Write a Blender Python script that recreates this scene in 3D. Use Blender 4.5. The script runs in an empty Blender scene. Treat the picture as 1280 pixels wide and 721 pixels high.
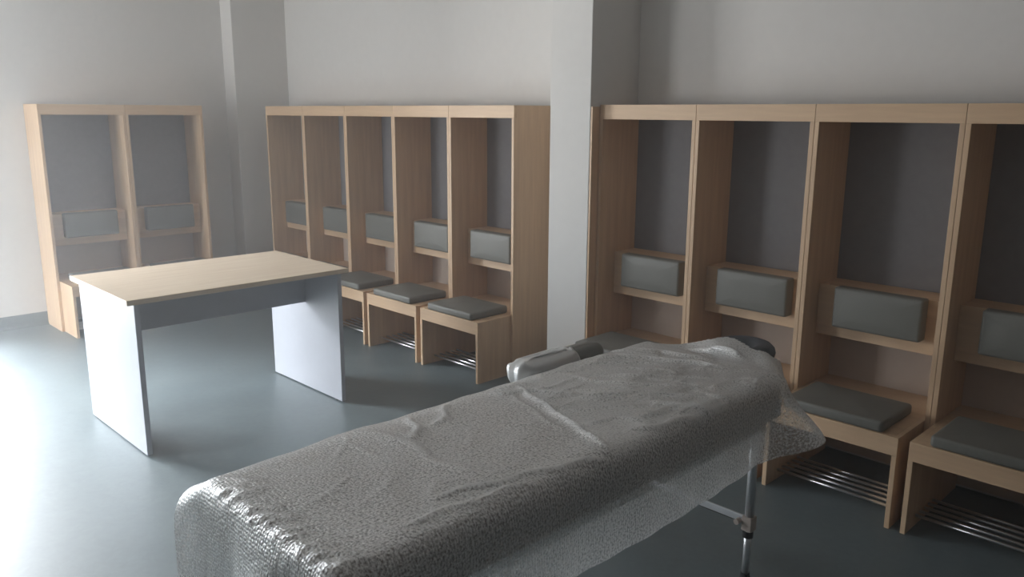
import bpy, bmesh, math, random
import numpy as np
from mathutils import Vector, Matrix

S = 1.6                      # eye height in metres; the layout below is in these units where written S*...
SC = bpy.context.scene
COL = SC.collection
random.seed(4)

# ------------------------------------------------------------------ helpers
def link(o, parent=None):
    COL.objects.link(o)
    if parent is not None:
        o.parent = parent
    return o

def finish(name, bm, mat, parent=None, smooth=False, loc=(0, 0, 0), bevel=0.0, segs=2):
    bmesh.ops.recalc_face_normals(bm, faces=bm.faces[:])
    me = bpy.data.meshes.new(name)
    bm.to_mesh(me); bm.free()
    me.materials.append(mat)
    if smooth:
        for p in me.polygons: p.use_smooth = True
    o = bpy.data.objects.new(name, me)
    o.location = loc
    link(o, parent)
    if bevel > 0:
        m = o.modifiers.new('bevel', 'BEVEL')
        m.width = bevel; m.segments = segs; m.limit_method = 'ANGLE'; m.angle_limit = math.radians(40)
    return o

def box(bm, x0, x1, y0, y1, z0, z1):
    r = bmesh.ops.create_cube(bm, size=1.0)
    for v in r['verts']:
        v.co = Vector(((x0 + x1) / 2 + v.co.x * (x1 - x0), (y0 + y1) / 2 + v.co.y * (y1 - y0), (z0 + z1) / 2 + v.co.z * (z1 - z0)))
    return r['verts']

def prism_x(bm, prof, x0, x1):
    """profile of (y, z) points extruded along x"""
    a = [bm.verts.new((x0, y, z)) for y, z in prof]
    b = [bm.verts.new((x1, y, z)) for y, z in prof]
    n = len(prof)
    bm.faces.new(a); bm.faces.new(b[::-1])
    for i in range(n):
        bm.faces.new((a[i], a[(i + 1) % n], b[(i + 1) % n], b[i]))

def tube(bm, p0, p1, r, n=16, r1=None):
    p0, p1 = Vector(p0), Vector(p1)
    d = p1 - p0
    q = d.to_track_quat('Z', 'Y').to_matrix().to_4x4()
    M = Matrix.Translation((p0 + p1) / 2) @ q
    bmesh.ops.create_cone(bm, cap_ends=True, segments=n, radius1=r, radius2=r if r1 is None else r1, depth=d.length, matrix=M)

def rounded_slab(bm, x0, x1, y0, y1, z0, z1, rc, re, crown=0.0, nc=6, ne=4, nin=10, pw=2.6):
    """cushion: plan corners rounded by rc, top and bottom edges rounded by re, top crowned"""
    def ring(inset, z):
        r = max(rc - inset, 0.002)
        pts = []
        for cx, cy, a0 in ((x1 - inset - r, y1 - inset - r, 0), (x0 + inset + r, y1 - inset - r, 90),
                           (x0 + inset + r, y0 + inset + r, 180), (x1 - inset - r, y0 + inset + r, 270)):
            for k in range(nc + 1):
                a = math.radians(a0 + 90 * k / nc)
                pts.append((cx + r * math.cos(a), cy + r * math.sin(a), z))
        return [bm.verts.new(p) for p in pts]
    rings = []
    for k in range(ne + 1):
        a = math.pi / 2 * k / ne
        rings.append(ring(re * (1 - math.sin(a)), z0 + re * (1 - math.cos(a))))
    for k in range(ne + 1):
        a = math.pi / 2 * k / ne
        rings.append(ring(re * (1 - math.cos(a)), z1 - re * (1 - math.sin(a))))
    n = len(rings[0])
    for a, b in zip(rings, rings[1:]):
        for i in range(n):
            bm.faces.new((a[i], a[(i + 1) % n], b[(i + 1) % n], b[i]))
    bm.faces.new(rings[0][::-1])
    # crowned top: shrinking rings
    prev = rings[-1]
    cx, cy = (x0 + x1) / 2, (y0 + y1) / 2
    base = [v.co.copy() for v in prev]
    def dome(c, t):
        u = abs(c.x - cx) * t / ((x1 - x0) / 2 - re); v = abs(c.y - cy) * t / ((y1 - y0) / 2 - re)
        return crown * (1 - min(1, u) ** pw) * (1 - min(1, v) ** pw)
    for k in range(1, nin):
        t = 1 - k / nin
        cur = [bm.verts.new((cx + (c.x - cx) * t, cy + (c.y - cy) * t, z1 + dome(c, t))) for c in base]
        for i in range(n):
            bm.faces.new((prev[i], prev[(i + 1) % n], cur[(i + 1) % n], cur[i]))
        prev = cur
    c = bm.verts.new((cx, cy, z1 + crown))
    for i in range(n):
        bm.faces.new((prev[i], prev[(i + 1) % n], c))

def empty(name, loc, label=None, cat=None, group=None, rotz=0.0):
    o = bpy.data.objects.new(name, None)
    o.location = loc; o.rotation_euler = (0, 0, rotz); o.empty_display_size = .1
    link(o)
    if label: o['label'] = label
    if cat: o['category'] = cat
    if group: o['group'] = group
    return o

def copy_tree(o, parent=None):
    c = o.copy()
    COL.objects.link(c)
    if parent is not None:
        c.parent = parent
    for ch in list(o.children):
        copy_tree(ch, c)
    return c

# ------------------------------------------------------------------ materials
def new_mat(name):
    m = bpy.data.materials.new(name)
    m.use_nodes = True
    nt = m.node_tree
    b = nt.nodes['Principled BSDF']
    return m, nt, b

def N(nt, typ, **kw):
    n = nt.nodes.new(typ)
    for k, v in kw.items():
        if hasattr(n, k): setattr(n, k, v)
        else: n.inputs[k].default_value = v
    return n

def coords(nt, scale, rot=(0, 0, 0)):
    tc = N(nt, 'ShaderNodeTexCoord')
    mp = N(nt, 'ShaderNodeMapping')
    mp.inputs['Scale'].default_value = scale
    mp.inputs['Rotation'].default_value = rot
    nt.links.new(tc.outputs['Object'], mp.inputs['Vector'])
    return mp.outputs['Vector']

def ramp(nt, fac, stops):
    r = N(nt, 'ShaderNodeValToRGB')
    while len(r.color_ramp.elements) < len(stops): r.color_ramp.elements.new(.5)
    for e, (p, c) in zip(r.color_ramp.elements, stops):
        e.position = p; e.color = (*c, 1)
    nt.links.new(fac, r.inputs['Fac'])
    return r.outputs['Color']

def bump(nt, b, h, strength, dist=.002):
    n = N(nt, 'ShaderNodeBump')
    n.inputs['Strength'].default_value = strength
    n.inputs['Distance'].default_value = dist
    nt.links.new(h, n.inputs['Height'])
    nt.links.new(n.outputs['Normal'], b.inputs['Normal'])

def maple(name, scale, dark, light, rough=.42):
    m, nt, b = new_mat(name)
    v = coords(nt, scale)
    n1 = N(nt, 'ShaderNodeTexNoise', Scale=1.0, Detail=6.0, Roughness=.62)
    nt.links.new(v, n1.inputs['Vector'])
    c = ramp(nt, n1.outputs['Fac'], [(.3, dark), (.7, light)])
    nt.links.new(c, b.inputs['Base Color'])
    b.inputs['Roughness'].default_value = rough
    b.inputs['Specular IOR Level'].default_value = .35
    return m

MD, ML = (.55, .37, .228), (.67, .475, .302)
M_wood_v = maple('maple_laminate_upright', (34, 34, 2.2), MD, ML)
M_wood_h = maple('maple_laminate_level', (2.2, 34, 34), MD, ML)
M_desk_top = maple('pale_maple_desk_top', (26, 2.0, 26), (.63, .50, .37), (.74, .62, .48), .40)

def flat_mat(name, col, rough=.5, noise=.04, nscale=40, spec=.4, bmp=0.0, metal=0.0):
    m, nt, b = new_mat(name)
    v = coords(nt, (1, 1, 1))
    n1 = N(nt, 'ShaderNodeTexNoise', Scale=float(nscale), Detail=4.0)
    nt.links.new(v, n1.inputs['Vector'])
    a = tuple(max(0, x * (1 - noise)) for x in col); c2 = tuple(min(1, x * (1 + noise)) for x in col)
    nt.links.new(ramp(nt, n1.outputs['Fac'], [(.3, a), (.7, c2)]), b.inputs['Base Color'])
    b.inputs['Roughness'].default_value = rough
    b.inputs['Specular IOR Level'].default_value = spec
    b.inputs['Metallic'].default_value = metal
    if bmp: bump(nt, b, n1.outputs['Fac'], bmp)
    return m

M_grey = flat_mat('grey_laminate_back', (.215, .207, .214), .55, .05, 30)
M_leather = flat_mat('grey_leatherette', (.152, .147, .128), .50, .05, 220, .45, .12)
M_wall = flat_mat('white_plaster', (.67, .652, .628), .85, .015, 25, .2, .05)
M_pale = flat_mat('pale_beige_laminate', (.56, .465, .395), .6, .02, 40, .3)
M_dim = flat_mat('grey_paint', (.36, .35, .34), .85, .015, 25, .2)
M_ceil = flat_mat('white_ceiling', (.78, .77, .76), .9, .01, 20, .2)
M_deskgrey = flat_mat('light_grey_laminate', (.43, .445, .49), .38, .02, 30, .4)
M_chrome = flat_mat('brushed_aluminium', (.78, .78, .78), .28, .03, 60, .5, 0, 1.0)
M_alu = flat_mat('satin_aluminium_leg', (.72, .73, .75), .36, .03, 60, .5, 0, .85)
M_clamp = flat_mat('warm_grey_plastic', (.40, .34, .30), .5, .03, 60)
M_black = flat_mat('black_plastic', (.012, .012, .012), .4, .05, 60)
M_vinyl = flat_mat('dark_brown_vinyl', (.150, .098, .060), .5, .08, 160, .4, .2)
M_headvinyl = flat_mat('charcoal_vinyl', (.07, .073, .082), .5, .06, 160, .4, .2)
M_white = flat_mat('white_window_frame', (.8, .8, .8), .4, .01, 30)

def floor_mat():
    m, nt, b = new_mat('blue_grey_linoleum')
    v = coords(nt, (1, 1, 1))
    n1 = N(nt, 'ShaderNodeTexNoise', Scale=2.2, Detail=7.0, Roughness=.65, Distortion=.9)
    n2 = N(nt, 'ShaderNodeTexNoise', Scale=26.0, Detail=5.0, Roughness=.6, Distortion=1.2)
    for n in (n1, n2): nt.links.new(v, n.inputs['Vector'])
    mx = N(nt, 'ShaderNodeMath', operation='MULTIPLY_ADD')
    mx.inputs[1].default_value = .55
    nt.links.new(n1.outputs['Fac'], mx.inputs[0])
    m2 = N(nt, 'ShaderNodeMath', operation='MULTIPLY'); m2.inputs[1].default_value = .45
    nt.links.new(n2.outputs['Fac'], m2.inputs[0]); nt.links.new(m2.outputs[0], mx.inputs[2])
    c = ramp(nt, mx.outputs[0], [(.33, (.098, .128, .138)), (.5, (.118, .152, .163)), (.68, (.142, .178, .188))])
    nt.links.new(c, b.inputs['Base Color'])
    rr = N(nt, 'ShaderNodeMapRange'); rr.inputs['To Min'].default_value = .42; rr.inputs['To Max'].default_value = .54
    nt.links.new(n1.outputs['Fac'], rr.inputs['Value']); nt.links.new(rr.outputs[0], b.inputs['Roughness'])
    b.inputs['Specular IOR Level'].default_value = .9
    bump(nt, b, n2.outputs['Fac'], .06, .001)
    return m
M_floor = floor_mat()

def film_mat():
    m = bpy.data.materials.new('clear_bubble_film')
    m.use_nodes = True
    nt = m.node_tree
    nt.nodes.clear()
    out = N(nt, 'ShaderNodeOutputMaterial')
    uv = N(nt, 'ShaderNodeUVMap'); uv.uv_map = 'sheet'
    vor = N(nt, 'ShaderNodeTexVoronoi', Scale=125.0); vor.inputs['Randomness'].default_value = .45
    n1 = N(nt, 'ShaderNodeTexNoise', Scale=135.0, Detail=5.0, Roughness=.7)
    n2 = N(nt, 'ShaderNodeTexNoise', Scale=7.0, Detail=5.0, Roughness=.6, Distortion=1.5)
    for n in (vor, n1, n2): nt.links.new(uv.outputs[0], n.inputs['Vector'])
    # height: bubbles + crumple
    h = N(nt, 'ShaderNodeMath', operation='MULTIPLY_ADD'); h.inputs[1].default_value = 1.6
    nt.links.new(n2.outputs['Fac'], h.inputs[0])
    hb = N(nt, 'ShaderNodeMath', operation='SUBTRACT'); hb.inputs[0].default_value = .8
    nt.links.new(vor.outputs['Distance'], hb.inputs[1])
    nt.links.new(hb.outputs[0], h.inputs[2])
    h2 = N(nt, 'ShaderNodeMath', operation='MULTIPLY_ADD'); h2.inputs[1].default_value = .5
    nt.links.new(n1.outputs['Fac'], h2.inputs[0]); nt.links.new(h.outputs[0], h2.inputs[2])
    bp = N(nt, 'ShaderNodeBump'); bp.inputs['Strength'].default_value = .75; bp.inputs['Distance'].default_value = .004
    nt.links.new(h2.outputs[0], bp.inputs['Height'])
    gl = N(nt, 'ShaderNodeBsdfGlossy'); gl.inputs['Roughness'].default_value = .30; gl.inputs['Color'].default_value = (1, 1, 1, 1)
    df = N(nt, 'ShaderNodeBsdfDiffuse'); df.inputs['Color'].default_value = (.93, .93, .92, 1)
    tl = N(nt, 'ShaderNodeBsdfTranslucent'); tl.inputs['Color'].default_value = (.94, .94, .92, 1)
    for n in (gl, df): nt.links.new(bp.outputs['Normal'], n.inputs['Normal'])
    sc = N(nt, 'ShaderNodeMixShader'); sc.inputs[0].default_value = .52
    nt.links.new(df.outputs[0], sc.inputs[1]); nt.links.new(tl.outputs[0], sc.inputs[2])
    body = N(nt, 'ShaderNodeMixShader'); body.inputs[0].default_value = .42
    nt.links.new(sc.outputs[0], body.inputs[1]); nt.links.new(gl.outputs[0], body.inputs[2])
    tr = N(nt, 'ShaderNodeBsdfTransparent'); tr.inputs['Color'].default_value = (.985, .985, .98, 1)
    # opacity: base + fleck pattern + fresnel
    fl = N(nt, 'ShaderNodeMapRange'); fl.inputs['From Min'].default_value = .41; fl.inputs['From Max'].default_value = .62
    fl.inputs['To Min'].default_value = .18; fl.inputs['To Max'].default_value = 1.0
    nt.links.new(n1.outputs['Fac'], fl.inputs['Value'])
    lw = N(nt, 'ShaderNodeLayerWeight'); lw.inputs['Blend'].default_value = .22
    nt.links.new(bp.outputs['Normal'], lw.inputs['Normal'])
    ad = N(nt, 'ShaderNodeMath', operation='MULTIPLY_ADD'); ad.inputs[1].default_value = 1.1; ad.use_clamp = True
    nt.links.new(lw.outputs['Facing'], ad.inputs[0]); nt.links.new(fl.outputs[0], ad.inputs[2])
    at = N(nt, 'ShaderNodeAttribute'); at.attribute_name = 'crease'      # highlights on creases painted into opacity, along with whiter folded and doubled film
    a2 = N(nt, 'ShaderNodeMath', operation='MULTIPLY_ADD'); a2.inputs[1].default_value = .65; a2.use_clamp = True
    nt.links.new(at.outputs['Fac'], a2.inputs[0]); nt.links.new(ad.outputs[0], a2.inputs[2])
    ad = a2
    mx = N(nt, 'ShaderNodeMixShader')
    nt.links.new(ad.outputs[0], mx.inputs[0]); nt.links.new(tr.outputs[0], mx.inputs[1]); nt.links.new(body.outputs[0], mx.inputs[2])
    nt.links.new(mx.outputs[0], out.inputs['Surface'])
    return m
M_film = film_mat()

def pane_mat():
    m = bpy.data.materials.new('window_glass'); m.use_nodes = True
    nt = m.node_tree; nt.nodes.clear()
    out = N(nt, 'ShaderNodeOutputMaterial')
    tr = N(nt, 'ShaderNodeBsdfTransparent'); gl = N(nt, 'ShaderNodeBsdfGlossy'); gl.inputs['Roughness'].default_value = .02
    n1 = N(nt, 'ShaderNodeFresnel'); n1.inputs['IOR'].default_value = 1.3
    mx = N(nt, 'ShaderNodeMixShader')
    nt.links.new(n1.outputs[0], mx.inputs[0]); nt.links.new(tr.outputs[0], mx.inputs[1]); nt.links.new(gl.outputs[0], mx.inputs[2])
    nt.links.new(mx.outputs[0], out.inputs['Surface'])
    return m
M_pane = pane_mat()

# ------------------------------------------------------------------ the room
XW, YW = -4.254 * S, 2.342 * S          # left wall, back wall
XR, YF, ZC = 2.6, -1.8, 2.85
WY0, WY1, WZ0, WZ1 = -.35, .72 * S, .04, 2.35
FX0, FX1, FZ0, FZ1 = -6.5, -5.15, .45, 1.95     # unseen fill window, added to the front wall to brighten mid and left walls   # glazed opening in the left wall, beyond the left edge of the picture
T = .22

def structure(o):
    o['kind'] = 'structure'; return o

bm = bmesh.new(); box(bm, XW - T, XR + T, YF - T, YW + T, -.12, 0); structure(finish('floor', bm, M_floor))
bm = bmesh.new(); box(bm, XW - T, XR + T, YF - T, YW + T, ZC, ZC + .12); structure(finish('ceiling', bm, M_ceil))
bm = bmesh.new(); box(bm, XW - T, XR + T, YW, YW + T, 0, ZC); structure(finish('wall_back', bm, M_wall))
bm = bmesh.new()
box(bm, XW - T, FX0, YF - T, YF, 0, ZC); box(bm, FX1, XR + T, YF - T, YF, 0, ZC)
box(bm, FX0, FX1, YF - T, YF, 0, FZ0); box(bm, FX0, FX1, YF - T, YF, FZ1, ZC)
structure(finish('wall_front', bm, M_dim))
bm = bmesh.new(); box(bm, XR, XR + T, YF, YW, 0, ZC); structure(finish('wall_right', bm, M_dim))
bm = bmesh.new()
box(bm, XW - T, XW, WY1, YW, 0, ZC)
box(bm, XW - T, XW, YF, WY0, 0, ZC)
box(bm, XW - T, XW, WY0, WY1, WZ1, ZC)
box(bm, XW - T, XW, WY0, WY1, 0, WZ0)
structure(finish('wall_left', bm, M_wall))
# baseboard: coved skirting of the floor's own linoleum
bm = bmesh.new()
prof = [(0, 0), (.030, 0), (.016, .006), (.008, .016), (.005, .03), (.005, .098), (.003, .10), (0, .10)]
a = [bm.verts.new((XW + d, WY1, z)) for d, z in prof]; b = [bm.verts.new((XW + d, 2.034 * S, z)) for d, z in prof]
n = len(prof)
bm.faces.new(a); bm.faces.new(b[::-1])
for i in range(n): bm.faces.new((a[i], a[(i + 1) % n], b[(i + 1) % n], b[i]))
structure(finish('baseboard_left', bm, M_floor))

# pillars standing out of the walls
bm = bmesh.new(); box(bm, -1.942 * S, -1.7625 * S, 2.09 * S, YW + .01, 0, ZC); structure(finish('pillar', bm, M_wall, bevel=.004))
bm = bmesh.new(); box(bm, XW - .01, -4.137 * S, 2.035 * S, YW + .01, 0, ZC); structure(finish('pillar', bm, M_wall, bevel=.004))

# added scattering volume, standing in for lens glare that veils the left side
def glare_veil_mat():
    m = bpy.data.materials.new('glare_veil_scatter'); m.use_nodes = True
    nt = m.node_tree; nt.nodes.clear()
    out = N(nt, 'ShaderNodeOutputMaterial')
    v = N(nt, 'ShaderNodeVolumeScatter'); v.inputs['Density'].default_value = .036; v.inputs['Anisotropy'].default_value = .35
    v.inputs['Color'].default_value = (.97, .98, 1, 1)
    nt.links.new(v.outputs[0], out.inputs['Volume'])
    return m
bm = bmesh.new(); box(bm, XW - .05, XR + .05, YF - .05, YW + .05, -.05, ZC + .05)
hz = finish('glare_veil', bm, glare_veil_mat()); hz['kind'] = 'stuff'; hz['label'] = 'added thin haze filling the air of the room'; hz['category'] = 'glare_veil'

# window frame and panes
def window(name, x, y, z, rz, L, H, npane):
    w = empty(name, (x, y, z), rotz=rz); w['kind'] = 'structure'
    bm = bmesh.new()
    box(bm, -.03, .03, -L / 2, L / 2, 0, .06); box(bm, -.03, .03, -L / 2, L / 2, H - .06, H)
    for k in range(npane + 1):
        y = -L / 2 + k * (L - .06) / npane
        box(bm, -.03, .03, y, y + .06, .06, H - .06)
    finish('window_frame', bm, M_white, w)
    for k in range(npane):
        y = -L / 2 + .06 + k * (L - .06) / npane
        bm = bmesh.new(); box(bm, -.004, .004, y, y + (L - .06) / npane - .06, .06, H - .06)
        finish('window_pane', bm, M_pane, w)
window('window_1', XW - .12, (WY0 + WY1) / 2, WZ0, 0, WY1 - WY0, WZ1 - WZ0, 2)
window('fill_window', (FX0 + FX1) / 2, YF - .12, FZ0, math.radians(90), FX1 - FX0, FZ1 - FZ0, 2)  # added unseen window, put in as fill light

# ------------------------------------------------------------------ lockers
UW = .3699 * S                     # unit width
ZT, ZH = (1 + .0279) * S, (1 - .0186) * S   # top, underside of the fascia
ZB, ZA = (1 - .7621) * S, (1 - .810) * S    # bench top, underside of the apron
YB = -(2.1293 - 1.9584) * S        # bench front, from the tower's front plane
DEP = .332
t = .0195

def make_locker():
    r = empty('open_locker', (0, 0, 0), 'locker', 'locker')
    h = UW / 2 - .0008
    for s in (-1, 1):
        bm = bmesh.new()
        xa, xb = (-h, -h + t) if s < 0 else (h - t, h)
        prism_x(bm, [(0, 0), (DEP, 0), (DEP, ZT), (t, ZT), (t, ZH), (0, ZH)], xa, xb)
        finish('side_panel', bm, M_wood_v, r, bevel=.0012)
    bm = bmesh.new(); box(bm, -h, h, 0, t - .0003, ZH + .0003, ZT); finish('fascia', bm, M_wood_h, r, bevel=.0012)
    i = h - t - .0003
    bm = bmesh.new(); box(bm, -i, i, t, DEP - t, ZT - t, ZT); finish('top_panel', bm, M_wood_h, r)
    bm = bmesh.new(); box(bm, -i, i, DEP - .018, DEP, .70, ZT); o = finish('back_panel', bm, M_grey, r); o['label'] = 'grey laminate upper back panel'
    bm = bmesh.new(); box(bm, -i, i, DEP - .018, DEP, .02, .699); o = finish('lower_back_panel', bm, M_pale, r); o['label'] = 'pale lower back panel'
    # backrest: upright board with a shelf behind it, pad on the front
    y0 = (2.215 - 2.1293) * S
    bm = bmesh.new()
    box(bm, -i, i, y0, y0 + .019, .618, .851)
    box(bm, -i, i, y0 + .019, DEP - .0185, .832, .851)
    br = finish('backrest', bm, M_wood_h, r, bevel=.0012)
    bm = bmesh.new()
    rounded_slab(bm, -.177, .198, -.0905, .0905, 0, .070, .010, .013, crown=.006, nin=12, pw=5.0)
    # stand the slab up: its top faces the front
    bmesh.ops.rotate(bm, verts=bm.verts[:], cent=(0, 0, 0), matrix=Matrix.Rotation(math.radians(90), 3, 'X'))
    bmesh.ops.translate(bm, verts=bm.verts[:], vec=(0, y0 - .0005, .7685))
    p = finish('backrest_pad', bm, M_leather, br, smooth=True); p['label'] = 'grey leatherette backrest pad'
    # bench slid in between the sides
    j = h - t - .0008
    bm = bmesh.new(); box(bm, -j + t, j - t, YB + t, DEP - .0185, ZB - .022, ZB)
    be = finish('bench', bm, M_wood_h, r)
    for s in (-1, 1):
        bm = bmesh.new()
        xa, xb = (-j, -j + t - .0003) if s < 0 else (j - t + .0003, j)
        prism_x(bm, [(YB, 0), (DEP - .0185, 0), (DEP - .0185, ZB), (YB + t, ZB), (YB + t, ZA), (YB, ZA)], xa, xb)
        finish('bench_side', bm, M_wood_v, be, bevel=.0012)
    bm = bmesh.new(); box(bm, -j, j, YB, YB + t - .0003, ZA + .0003, ZB); finish('bench_apron', bm, M_wood_h, be, bevel=.0012)
    bm = bmesh.new()
    rounded_slab(bm, -(UW / 2 - .088), UW / 2 - .084, YB + .002, YB + .315, ZB + .0003, ZB + .045, .018, .012, crown=.012)
    c = finish('seat_cushion', bm, M_leather, be, smooth=True); c['label'] = 'grey leatherette seat cushion'
    for k in range(5):
        bm = bmesh.new(); y = -.172 + .047 * k
        tube(bm, (-j + t, y, .046), (j - t, y, .046), .0062, 12)
        o = finish('shoe_rail', bm, M_chrome, be, smooth=False); o['label'] = 'shiny metal shoe rail'
        for pl in o.data.polygons: pl.use_smooth = len(pl.vertices) == 4
    # small coat hook under the top
    bm = bmesh.new()
    box(bm, .022, .048, .195, .199, ZT - .06, ZT - t)
    for s in (-1, 1):
        pts = [Vector((.035, .195, ZT - .050)), Vector((.035 + s * .010, .178, ZT - .062)), Vector((.035 + s * .016, .160, ZT - .060)), Vector((.035 + s * .018, .152, ZT - .046))]
        for a, b in zip(pts, pts[1:]): tube(bm, a, b, .0035, 8)
        bmesh.ops.create_icosphere(bm, subdivisions=1, radius=.0065, matrix=Matrix.Translation(pts[-1]))
    o = finish('coat_hook', bm, M_chrome, r); o['label'] = 'small metal coat hook'
    return r

proto = make_locker()
first = [True]
def place_locker(x, y, rz, label, group):
    o = proto if first[0] else copy_tree(proto)
    first[0] = False
    o.location = (x, y, 0); o.rotation_euler = (0, 0, rz)
    o['label'] = label; o['category'] = 'locker'; o['group'] = group
    return o

YT = 2.1293 * S
X0R, X0M = -1.755 * S, -4.0071 * S
for k, lab in enumerate(('maple open locker right beside the white pillar, seat just showing above the wrapped massage table',
                         'maple open locker directly behind the headrest of the massage table',
                         'maple open locker with bench and shoe rails showing whole, just right of the massage table',
                         'maple open locker at the right edge of the photo, cut off by it')):
    o = place_locker(X0R + (k + .5) * UW, YT, 0, lab, 'open lockers in the right run')
for k, lab in enumerate(('maple open locker at the left end of the run of five, behind the desk',
                         'maple open locker second from the left in the run of five, behind desk corner',
                         'maple open locker in the middle of the run of five, bench half hidden by desk',
                         'maple open locker second from the right in the run of five',
                         'maple open locker at the right end of the run of five, beside the pillar')):
    place_locker(X0M + (k + .5) * UW, YT, 0, lab, 'open lockers in the middle run')
XLF, YL = -4.0437 * S, 1.0665 * S
for k, lab in enumerate(('pale open locker on the left wall, the left one of two, bench end showing',
                         'pale open locker on the left wall, the right one of two, nearer the corner')):
    place_locker(XLF, YL + (k + .5) * UW, math.radians(90), lab, 'open lockers on the left wall')

bm = bmesh.new(); box(bm, -UW / 2 - .0115, -UW / 2 - .0005, 2.092 * S - YT, DEP, 0, ZT - .01)
finish('filler_strip', bm, M_wood_v, proto)

# ------------------------------------------------------------------ desk
dx0, dx1, dy0, dy1, dz = -2.835 * S, -2.339 * S, .787 * S, 1.517 * S, (1 - .5208) * S
d = empty('desk', ((dx0 + dx1) / 2, (dy0 + dy1) / 2, 0), 'desk with pale maple top and light grey end panels standing on the blue-grey floor', 'desk')
hx, hy = (dx1 - dx0) / 2, (dy1 - dy0) / 2
bm = bmesh.new(); box(bm, -hx, hx, -hy, hy, dz - .025, dz); finish('desk_top', bm, M_desk_top, d, bevel=.0025)
for s in (-1, 1):
    bm = bmesh.new()
    ya = s * (hy - .035); yb = ya - s * .025
    box(bm, -hx + .019, hx - .019, min(ya, yb), max(ya, yb), .008, dz - .0255)
    e = finish('end_panel', bm, M_deskgrey, d, bevel=.0015); e['label'] = 'light grey laminate end panel'
    for sx in (-1, 1):
        bm = bmesh.new(); tube(bm, (sx * (hx - .08), (ya + yb) / 2, 0), (sx * (hx - .08), (ya + yb) / 2, .0085), .011, 14)
        finish('foot_glide', bm, M_black, e)
bm = bmesh.new(); box(bm, .012, .030, -hy + .0605, hy - .0605, (1 - .672) * S, dz - .0255)
e = finish('modesty_panel', bm, M_deskgrey, d, bevel=.001); e['label'] = 'light grey laminate modesty panel'

# ------------------------------------------------------------------ massage table
BX0, BX1, BY0, BY1, BZ = -1.150 * S, -.775 * S, .466 * S, 1.60 * S, (1 - .549) * S
BH = 1.075 * S
MT = empty('massage_table', ((BX0 + BX1) / 2, (BY0 + BY1) / 2, 0), 'long folding massage table in dark brown vinyl, standing on metal legs under clear bubble wrap', 'massage table')
cx, cy = MT.location.x, MT.location.y
bm = bmesh.new(); rounded_slab(bm, BX0 - cx, BX1 - cx, BY0 - cy, BH - .004 - cy, BZ - .085, BZ - .008, .05, .026, crown=.008, ne=6)
finish('foot_mattress', bm, M_vinyl, MT, smooth=True)
bm = bmesh.new(); rounded_slab(bm, BX0 - cx, BX1 - cx, BH + .004 - cy, BY1 - cy, BZ - .085, BZ - .008, .07, .026, crown=.008, ne=6)
finish('head_mattress', bm, M_vinyl, MT, smooth=True)
for ya, yb in ((BY0 + .012, BH - .006), (BH + .006, BY1 - .012)):
    bm = bmesh.new()
    xa, xb = BX0 + .010, BX1 - .010
    zb, zt_ = BZ - .147, BZ - .0855
    box(bm, xa - cx, xa + .02 - cx, ya - cy, yb - cy, zb, zt_)
    box(bm, xb - .02 - cx, xb - cx, ya - cy, yb - cy, zb, zt_)
    box(bm, xa + .02 - cx, xb - .02 - cx, ya - cy, ya + .02 - cy, zb, zt_)
    box(bm, xa + .02 - cx, xb - .02 - cx, yb - .02 - cy, yb - cy, zb, zt_)
    box(bm, xa + .02 - cx, xb - .02 - cx, ya + .02 - cy, yb - .02 - cy, zt_ - .008, zt_)
    f = finish('frame', bm, M_vinyl, MT, bevel=.003)
LX1, LX0 = -.790 * S, BX0 + .024
for y in (.60 * S, 1.50 * S):
    for x in (LX0, LX1):
        bm = bmesh.new(); tube(bm, (x - cx, y - cy, .190), (x - cx, y - cy, BZ - .09), .0155, 20)
        lg = finish('leg', bm, M_alu, MT)
        for p in lg.data.polygons: p.use_smooth = len(p.vertices) == 4
        lg['label'] = 'silver metal leg'
        bm = bmesh.new(); tube(bm, (x - cx, y - cy, .018), (x - cx, y - cy, .215), .0125, 20)
        o = finish('leg_extension', bm, M_alu, lg)
        for p in o.data.polygons: p.use_smooth = len(p.vertices) == 4
        bm = bmesh.new(); tube(bm, (x - cx, y - cy, 0), (x - cx, y - cy, .03), .019, 18, .016); finish('foot_cap', bm, M_black, lg)
        bm = bmesh.new(); tube(bm, (x - cx, y - cy, .166), (x - cx, y - cy, .188), .0185, 18); o = finish('collar', bm, M_black, lg); o['label'] = 'black plastic collar'
        bm = bmesh.new(); box(bm, x - .018 - cx, x + .020 - cx, y - .02 - cy, y + .02 - cy, .192, .245); finish('clamp', bm, M_clamp, lg, bevel=.004)
        bm = bmesh.new(); s = 1 if x == LX0 else -1
        tube(bm, (x + s * .030 - cx, y - .012 - cy, .222), (x + s * .030 - cx, y - .034 - cy, .222), .010, 12); finish('knob', bm, M_clamp, lg)
    bm = bmesh.new(); box(bm, LX0 + .0185 - cx, LX1 - .0185 - cx, y - .004 - cy, y + .004 - cy, .214, .240); o = finish('crossbar', bm, M_alu, MT, bevel=.002); o['label'] = 'silver crossbar between two legs'
    bm = bmesh.new(); tube(bm, (LX0 + .015 - cx, y + .012 - cy, .205), (LX1 - .015 - cx, y + .012 - cy, .205), .0025, 8); finish('brace_cable', bm, M_black, MT)

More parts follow.
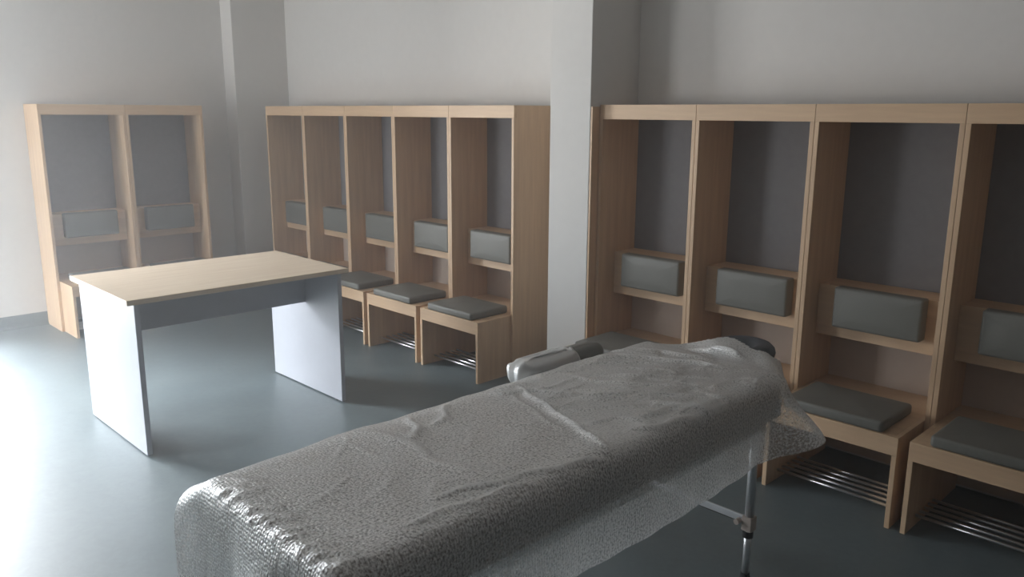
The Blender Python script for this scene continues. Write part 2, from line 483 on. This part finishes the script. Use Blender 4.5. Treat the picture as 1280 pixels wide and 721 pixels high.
# armrest pad on the far side and headrest at the head end
AX0, AX1, AY0, AY1 = BX0 - .135, BX0 - .030, 1.20 * S, 1.475 * S
bm = bmesh.new()
rounded_slab(bm, AX0 - cx, AX1 - cx, AY0 - cy, AY1 - cy, BZ - .050, BZ + .026, .045, .036, crown=.004, ne=6)
ar = finish('armrest', bm, M_leather, MT, smooth=True); ar['label'] = 'grey padded armrest on the far side'
bm = bmesh.new(); box(bm, AX0 + .04 - cx, BX0 + .0095 - cx, 1.29 * S - cy, 1.36 * S - cy, BZ - .145, BZ - .122); box(bm, AX0 + .04 - cx, AX0 + .065 - cx, 1.31 * S - cy, 1.34 * S - cy, BZ - .122, BZ - .0505); finish('armrest_bracket', bm, M_alu, ar)
bm = bmesh.new()
rounded_slab(bm, AX0 - .006 - cx, AX1 + .006 - cx, AY0 - .02 - cy, AY0 + .30 - cy, BZ - .060, BZ + .031, .05, .04, crown=.004, ne=6, nin=6)
for v in bm.verts:
    v.co += Vector((.004 * math.sin(v.co.y * 90 + v.co.z * 60), .006 * math.sin(v.co.x * 110), .0035 * math.sin(v.co.y * 120 + v.co.x * 70)))
wr = finish('plastic_wrap', bm, M_film, ar, smooth=True); wr['label'] = 'clear plastic wrap over the near part of the armrest'

HXc, HYc, HZ = -.955 * S, 1.715 * S, BZ + .026
def headrest():
    bm = bmesh.new()
    R0, R1, r = .080, .094, .044
    n, m = 44, 14
    rings = []
    for i in range(n):
        a = math.radians(-62 + 304 * i / (n - 1))
        c = Vector((R0 * math.cos(a), R1 * math.sin(a), 0))
        dirv = Vector((math.cos(a), math.sin(a), 0))
        endt = min(1, (min(i, n - 1 - i) + .6) / 4)
        rr = r * math.sqrt(max(.06, 1 - (1 - endt) ** 2))
        rings.append([bm.verts.new((c + dirv * rr * math.cos(b) + Vector((0, 0, rr * .78 * math.sin(b))))) for b in (2 * math.pi * k / m for k in range(m))])
    for p, q in zip(rings, rings[1:]):
        for k in range(m): bm.faces.new((p[k], p[(k + 1) % m], q[(k + 1) % m], q[k]))
    bm.faces.new(rings[0]); bm.faces.new(rings[-1][::-1])
    bmesh.ops.translate(bm, verts=bm.verts[:], vec=(HXc - cx, HYc - cy, HZ - .036))
    return finish('headrest', bm, M_headvinyl, MT, smooth=True)
hr = headrest(); hr['label'] = 'charcoal padded face cradle'
bm = bmesh.new()
for s in (-1, 1):
    tube(bm, (HXc + s * .07 - cx, BY1 - .06 - cy, BZ - .095), (HXc + s * .07 - cx, HYc + .02 - cy, HZ - .082), .006, 10)
box(bm, HXc - .11 - cx, HXc + .11 - cx, HYc - .10 - cy, HYc + .10 - cy, HZ - .086, HZ - .072)
finish('headrest_bracket', bm, M_alu, hr)

# ------------------------------------------------------------------ the bubble-wrap sheet, draped over the table
def drape():
    rng = np.random.default_rng(11)
    sp = .0215
    Lh, Rh, Nh, Hh = .085, .250, .40, .30
    xs = np.arange(BX0 - Lh, BX1 + Rh + 1e-6, sp); ys = np.arange(BY0 - Nh, BY1 + Hh + 1e-6, sp)
    nx, ny = len(xs), len(ys)
    X, Y = np.meshgrid(xs, ys, indexing='ij')
    # smooth random height to start from
    Z = np.full_like(X, BZ + .045)
    for k in range(40):
        kx, ky = rng.normal(0, 16), rng.normal(0, 12); Z += .0016 * np.sin(kx * X + ky * Y + rng.uniform(0, 6.28))
    P = np.stack([X, Y, Z], -1)
    # skew the sheet a little: it was thrown over by hand
    P[..., 0] += .02 * np.sin((Y - BY0) * 2.2)
    V = np.zeros_like(P)
    ex = 1.012
    cons = []
    def pair(di, dj, rest, k):
        cons.append((di, dj, rest, k))
    pair(1, 0, sp * ex, 1.0); pair(0, 1, sp * ex, 1.0)
    pair(1, 1, sp * ex * 1.4142, .6); pair(1, -1, sp * ex * 1.4142, .6)
    pair(2, 0, 2 * sp * ex, .22); pair(0, 2, 2 * sp * ex, .22)
    pair(4, 0, 4 * sp * ex, .05); pair(0, 4, 4 * sp * ex, .05)
    def proj_pair(A, B, rest, k, push_only):
        D = B - A
        L = np.sqrt((D * D).sum(-1, keepdims=True)) + 1e-9
        C = D * (.5 * k * (L - rest) / L)
        if push_only: C = np.where(L < rest, C, 0)
        A += C; B -= C
    def solve(P, di, dj, rest, k):
        po = max(di, abs(dj)) > 1
        if di == 1 and dj == 0:
            for s0 in (0, 1):
                m = (nx - s0) // 2 * 2
                proj_pair(P[s0:s0 + m:2], P[s0 + 1:s0 + m:2], rest, k, po)
        elif di == 0 and dj == 1:
            for s0 in (0, 1):
                m = (ny - s0) // 2 * 2
                proj_pair(P[:, s0:s0 + m:2], P[:, s0 + 1:s0 + m:2], rest, k, po)
        elif di == 1:
            for s0 in (0, 1):
                m = (nx - s0) // 2 * 2
                A, B = P[s0:s0 + m:2], P[s0 + 1:s0 + m:2]
                if dj == 1: proj_pair(A[:, :-1], B[:, 1:], rest, k, po)
                else: proj_pair(A[:, 1:], B[:, :-1], rest, k, po)
        else:
            proj_pair(P[:nx - di, :ny - dj], P[di:, dj:], rest, k * .5, po)
    def collide(P, Pold):
        # rounded mattress block
        hx, hy = (BX1 - BX0) / 2, (BY1 - BY0) / 2
        c = np.array([(BX0 + BX1) / 2, (BY0 + BY1) / 2, BZ - .076])
        hz = .076; r = .030
        q = P - c
        a = np.abs(q) - (np.array([hx, hy, hz]) - r)
        out = np.maximum(a, 0)
        lo = np.sqrt((out * out).sum(-1)); inn = np.minimum(a.max(-1), 0)
        sd = lo + inn - r - .007
        hit = sd < 0
        nrm = np.where(lo[..., None] > 1e-7, np.sign(q) * out / (lo[..., None] + 1e-9), 0)
        am = a.argmax(-1)
        ins = lo <= 1e-7
        one = np.zeros_like(P); idx = np.indices(am.shape)
        one[idx[0], idx[1], am] = np.sign(q[idx[0], idx[1], am])
        nrm = np.where(ins[..., None], one, nrm)
        P += np.where(hit[..., None], nrm * (-sd)[..., None], 0)
        # headrest and armrest as ellipsoid / capsule
        hc = np.array([HXc, HYc, HZ - .036]); er = np.array([.143, .155, .054])
        u = (P - hc) / er; l = np.sqrt((u * u).sum(-1)) + 1e-9
        h2 = l < 1
        P[:] = np.where(h2[..., None], hc + u / l[..., None] * er, P)
        hit = hit | h2
        return hit
    dt = 1 / 60
    for step in range(260):
        Pold = P.copy()
        V[..., 2] -= 1.6 * dt
        V *= .95
        P = P + V * dt
        for it in range(14):
            for c in cons: solve(P, *c)
            hit = collide(P, Pold)
        dxy = P - Pold
        P = np.where(hit[..., None], Pold + dxy * np.array([.08, .08, 1.0]), P)
        collide(P, Pold)
        V = (P - Pold) / dt
        sp_ = np.sqrt((V * V).sum(-1, keepdims=True)); V *= np.minimum(1, 3.0 / (sp_ + 1e-9))
    return P, X, Y, nx, ny, xs, ys

P, X0, Y0, nx, ny, xs, ys = drape()
UP = 3
def up_axis(A, ax):
    """Catmull-Rom upsampling along one axis"""
    A = np.moveaxis(A, ax, 0)
    n = A.shape[0]
    pad = np.concatenate([2 * A[:1] - A[1:2], A, 2 * A[-1:] - A[-2:-1]], 0)
    tq = np.arange((n - 1) * UP + 1) / UP
    i = np.minimum(tq.astype(int), n - 2); f = (tq - i).reshape((-1,) + (1,) * (A.ndim - 1))
    p0, p1, p2, p3 = pad[i], pad[i + 1], pad[i + 2], pad[i + 3]
    r = .5 * (2 * p1 + (p2 - p0) * f + (2 * p0 - 5 * p1 + 4 * p2 - p3) * f ** 2 + (3 * p1 - p0 - 3 * p2 + p3) * f ** 3)
    return np.moveaxis(r, 0, ax)
P = up_axis(up_axis(P, 0), 1)
xs = np.linspace(xs[0], xs[-1], (nx - 1) * UP + 1); ys = np.linspace(ys[0], ys[-1], (ny - 1) * UP + 1)
nx, ny = len(xs), len(ys)
Du, Dv = np.gradient(P, axis=0), np.gradient(P, axis=1)
Nn = np.cross(Du, Dv); Nn /= np.linalg.norm(Nn, axis=-1, keepdims=True) + 1e-9
PX, PY, PZ = P[..., 0].copy(), P[..., 1].copy(), P[..., 2].copy()
Hh = np.zeros((nx, ny))
on_top = np.clip((PZ - (BZ - .03)) / .03, 0, 1)
rng = np.random.default_rng(5)
def ridge(pts, wdt, hgt, skew=.0, wob=.006):
    """a crease on the sheet along a wavering line, steep on one side"""
    global Hh
    pts = np.array(pts, float)
    ph = rng.uniform(0, 6.28)
    best = np.full((nx, ny), 9.0); env = np.zeros((nx, ny)); acc = 0
    seg = np.linalg.norm(np.diff(pts, axis=0), axis=1); tot = seg.sum()
    for (x0, y0), (x1, y1), L in zip(pts[:-1], pts[1:], seg):
        dx, dy = (x1 - x0) / L, (y1 - y0) / L
        u = np.clip((PX - x0) * dx + (PY - y0) * dy, 0, L)
        sd = (PX - x0 - u * dx) * dy - (PY - y0 - u * dy) * dx + wob * np.sin((acc + u) * 38 + ph)
        dist = np.hypot(PX - x0 - u * dx, PY - y0 - u * dy)
        dist = np.where(dist < .06, np.where(dist > 0, np.hypot(np.maximum(0, dist ** 2 - ((PX - x0 - u * dx) * dy - (PY - y0 - u * dy) * dx) ** 2) ** .5, sd), np.abs(sd)), dist)
        t = (acc + u) / tot
        e = np.clip(np.sin(np.pi * t) * 1.8, 0, 1)
        sdw = np.where(sd > 0, wdt * (1 + skew), wdt * (1 - skew))
        h = hgt * e * np.exp(-(dist / sdw) ** 2)
        Hh = np.maximum(Hh, h); acc += L
def P2(a, b): return (a, b)
# the long creases that show
ridge([(-1.83, 1.80), (-1.60, 1.72), (-1.42, 1.66), (-1.22, 1.585)], .009, .014, .4, .004)
ridge([(-1.82, 1.74), (-1.60, 1.665), (-1.40, 1.60)], .009, .005, .3)
ridge([(-1.38, 1.06), (-1.315, 1.26), (-1.262, 1.48), (-1.24, 1.60)], .009, .013, .3)
ridge([(-1.315, .92), (-1.283, 1.18), (-1.26, 1.33)], .009, .010, .3)
ridge([(-1.80, 1.20), (-1.66, 1.24), (-1.50, 1.22), (-1.36, 1.27)], .022, .007, .2)
ridge([(-1.82, 1.36), (-1.72, 1.33), (-1.66, 1.25)], .012, .012, .3)
ridge([(-1.82, 1.52), (-1.74, 1.44), (-1.70, 1.36)], .012, .010, .3)
ridge([(-1.345, 1.80), (-1.33, 1.96), (-1.25, 2.08), (-1.22, 2.2)], .010, .014, .3)
ridge([(-1.30, 1.72), (-1.262, 1.86), (-1.245, 2.02)], .010, .011, .3)
ridge([(-1.80, 1.98), (-1.62, 2.02), (-1.45, 2.14), (-1.33, 2.24)], .010, .008, .2)
ridge([(-1.60, 1.80), (-1.50, 1.98), (-1.40, 2.10), (-1.36, 2.25)], .010, .010, .2)
ridge([(-1.83, 2.26), (-1.66, 2.36), (-1.5, 2.44), (-1.36, 2.46)], .014, .014, .2)
ridge([(-1.82, 2.40), (-1.64, 2.47), (-1.48, 2.50)], .014, .012, .2)
ridge([(-1.70, 2.56), (-1.56, 2.62), (-1.42, 2.60)], .012, .014, .2)
ridge([(BX0 + .006, BY0 + .03), (BX0 + .004, 1.3), (BX0 + .004, 1.9), (BX0 + .012, 2.5)], .007, .009, .2, .002)  # added along the left edge; its whitening paints the gleaming rim
for k in range(46):        # fan of small wrinkles over the head half
    a = rng.uniform(BX0 + .02, BX1 - .03); b = rng.uniform(BH + .04, BY1 - .03); l = rng.uniform(.10, .34); an = rng.normal(.5, .3)
    m = rng.normal(0, .02)
    ridge([(a - l / 2 * math.sin(an), b - l / 2 * math.cos(an)), (a + m, b - m), (a + l / 2 * math.sin(an), b + l / 2 * math.cos(an))], rng.uniform(.006, .011), rng.uniform(.005, .012), .3)
for k in range(26):        # fewer on the foot half
    a = rng.uniform(BX0 + .03, BX1 - .02); b = rng.uniform(BY0 + .04, BH - .04); l = rng.uniform(.06, .22); an = rng.normal(.3, .7)
    ridge([(a - l / 2 * math.sin(an), b - l / 2 * math.cos(an)), (a + l / 2 * math.sin(an), b + l / 2 * math.cos(an))], rng.uniform(.007, .014), rng.uniform(.002, .004), .3)
for k in range(22):        # puckers along the foot end
    a = rng.uniform(BX0 + .08, BX1 - .02); an = rng.normal(.5, .25); l = rng.uniform(.05, .13)
    ridge([(a, BY0 + .0), (a + l * math.sin(an), BY0 + l * math.cos(an))], rng.uniform(.006, .010), rng.uniform(.004, .009), .2)
lowamp = np.zeros((nx, ny))
for k in range(30):
    kx, ky = rng.normal(0, 22), rng.normal(0, 14); lowamp += .0006 * np.sin(kx * PX + ky * PY + rng.uniform(0, 6.28))
# hanging skirts: vertical flutes, deeper towards the hem
skirt = 1 - on_top
drop = np.clip((BZ - PZ) / .35, 0, 1)
flute = .006 * np.sin(PY * 11 + 1.3 * np.sin(PY * 5)) + .003 * np.sin(PY * 37 + PX * 30) + .010 * np.sin(PX * 24 + .7)
P = P + Nn * (Hh * on_top + np.maximum(0, lowamp) * on_top + skirt * drop * (flute + .018))[..., None]
cu = np.clip((xs - BX1 + .03) / .28, 0, 1)[:, None]; cv = np.clip((ys - BY1 + .22) / .50, 0, 1)[None, :]
cw = (cu * cu * (3 - 2 * cu)) * (cv * cv * (3 - 2 * cv))     # the stiff corner of the sheet stands away from the bed
P = P + cw[..., None] * np.array([.13, .0, .13])
me = bpy.data.meshes.new('bubble_wrap')
verts = P.reshape(-1, 3)
hem = BY1 + .125 + .02 * np.sin(xs * 23) + .20 * np.clip((xs - BX1 + .20) / .26, 0, 1) ** 1.4      # the head hem was cut askew
last = [int(np.searchsorted(ys, min(y, ys[-1]))) for y in hem]
for i in range(nx):                                   # slide the last row onto the slanted hem, drop what lies beyond
    last[i] = min(last[i], ny - 1)
faces = [(i * ny + j, (i + 1) * ny + j, (i + 1) * ny + j + 1, i * ny + j + 1) for i in range(nx - 1) for j in range(ny - 1) if j < min(last[i], last[i + 1])]
origin = Vector((cx, cy, BZ))
me.from_pydata([tuple(Vector(v) - origin) for v in verts], [], faces)
uvl = me.uv_layers.new(name='sheet')
for lp in me.loops:
    i, j = divmod(lp.vertex_index, ny)
    uvl.data[lp.index].uv = (float(xs[i]), float(ys[j]))
fold_glint = np.zeros((nx, ny))
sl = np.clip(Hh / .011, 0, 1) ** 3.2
fold_glint = np.clip(sl * on_top, 0, 1)  # ridge highlights put into the film's whiteness
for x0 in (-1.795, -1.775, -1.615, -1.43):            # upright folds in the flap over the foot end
    fold_glint = np.maximum(fold_glint, .9 * np.exp(-((PX - x0 - .012 * np.sin(PZ * 14 + x0 * 50)) / .006) ** 2) * (PY < BY0 + .01) * np.clip((BZ - PZ) / .03, 0, 1))
fold_glint = np.maximum(fold_glint, .30 * on_top * np.clip((PY - BH - .02 + .25 * (PX - BX0)) / .02, 0, 1))     # two layers over the head half
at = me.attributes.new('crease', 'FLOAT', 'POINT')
at.data.foreach_set('value', fold_glint.reshape(-1).astype(np.float32))
bmf = bmesh.new(); bmf.from_mesh(me)
bmesh.ops.delete(bmf, geom=[v for v in bmf.verts if not v.link_faces], context='VERTS')
bmf.to_mesh(me); bmf.free()
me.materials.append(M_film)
for p in me.polygons: p.use_smooth = True
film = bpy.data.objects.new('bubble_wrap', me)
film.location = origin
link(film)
film['label'] = 'clear bubble wrap sheet draped over the massage table, hanging down its sides'
film['category'] = 'bubble wrap'

# ------------------------------------------------------------------ light: daylight through the window and the added fill window
world = bpy.data.worlds.new('World'); SC.world = world
world.use_nodes = True
nt = world.node_tree
bg = nt.nodes['Background']
tc = N(nt, 'ShaderNodeTexCoord'); sx = N(nt, 'ShaderNodeSeparateXYZ')
nt.links.new(tc.outputs['Generated'], sx.inputs[0])
mr = N(nt, 'ShaderNodeMapRange'); mr.inputs['From Min'].default_value = -.2; mr.inputs['From Max'].default_value = .8
nt.links.new(sx.outputs['Z'], mr.inputs['Value'])
c = ramp(nt, mr.outputs[0], [(0, (.26, .26, .26)), (.24, (.19, .20, .21)), (.44, (.27, .29, .31)), (.62, (.92, .96, 1.0)), (1, (.86, .93, 1.0))])
nt.links.new(c, bg.inputs['Color'])
bg.inputs['Strength'].default_value = 92.0
def portal(loc, rot, sx_, sy_):
    pl = bpy.data.lights.new('window_portal', 'AREA'); pl.shape = 'RECTANGLE'; pl.size = sx_; pl.size_y = sy_
    pl.cycles.is_portal = True
    po = bpy.data.objects.new('window_portal', pl); po.location = loc; po.rotation_euler = rot
    link(po)
portal((XW - T - .01, (WY0 + WY1) / 2, (WZ0 + WZ1) / 2), Matrix(((0, 0, -1), (1, 0, 0), (0, -1, 0))).to_euler(), WY1 - WY0, WZ1 - WZ0)
portal(((FX0 + FX1) / 2, YF - T - .01, (FZ0 + FZ1) / 2), Matrix(((-1, 0, 0), (0, 0, -1), (0, -1, 0))).to_euler(), FX1 - FX0, FZ1 - FZ0)  # portal of the added fill window

# ------------------------------------------------------------------ camera
F, PITCH, YAW, ROLL = 1017.22, .2123, -.7934, .0056
cyw, syw, cp, sp_ = math.cos(YAW), math.sin(YAW), math.cos(PITCH), math.sin(PITCH)
fwd = Vector((syw * cp, cyw * cp, -sp_)); rgt = Vector((cyw, -syw, 0)); up = rgt.cross(fwd)
cr, sr = math.cos(ROLL), math.sin(ROLL)
r2 = cr * rgt + sr * up; u2 = -sr * rgt + cr * up
cam = bpy.data.cameras.new('camera'); cam.sensor_width = 36.0; cam.lens = F / 1280 * 36
co = bpy.data.objects.new('camera', cam)
co.matrix_world = Matrix.Translation((0, 0, S)) @ Matrix((r2, u2, -fwd)).transposed().to_4x4()
link(co); SC.camera = co

SC.view_settings.view_transform = 'Standard'; SC.view_settings.look = 'None'
SC.view_settings.gamma = 1.0; SC.view_settings.use_curve_mapping = False
SC.view_settings.exposure = 0.0
SC.cycles.use_denoising = True
SC.cycles.max_bounces = 16; SC.cycles.diffuse_bounces = 8; SC.cycles.glossy_bounces = 6; SC.cycles.transparent_max_bounces = 24
SC.cycles.sample_clamp_indirect = 8.0
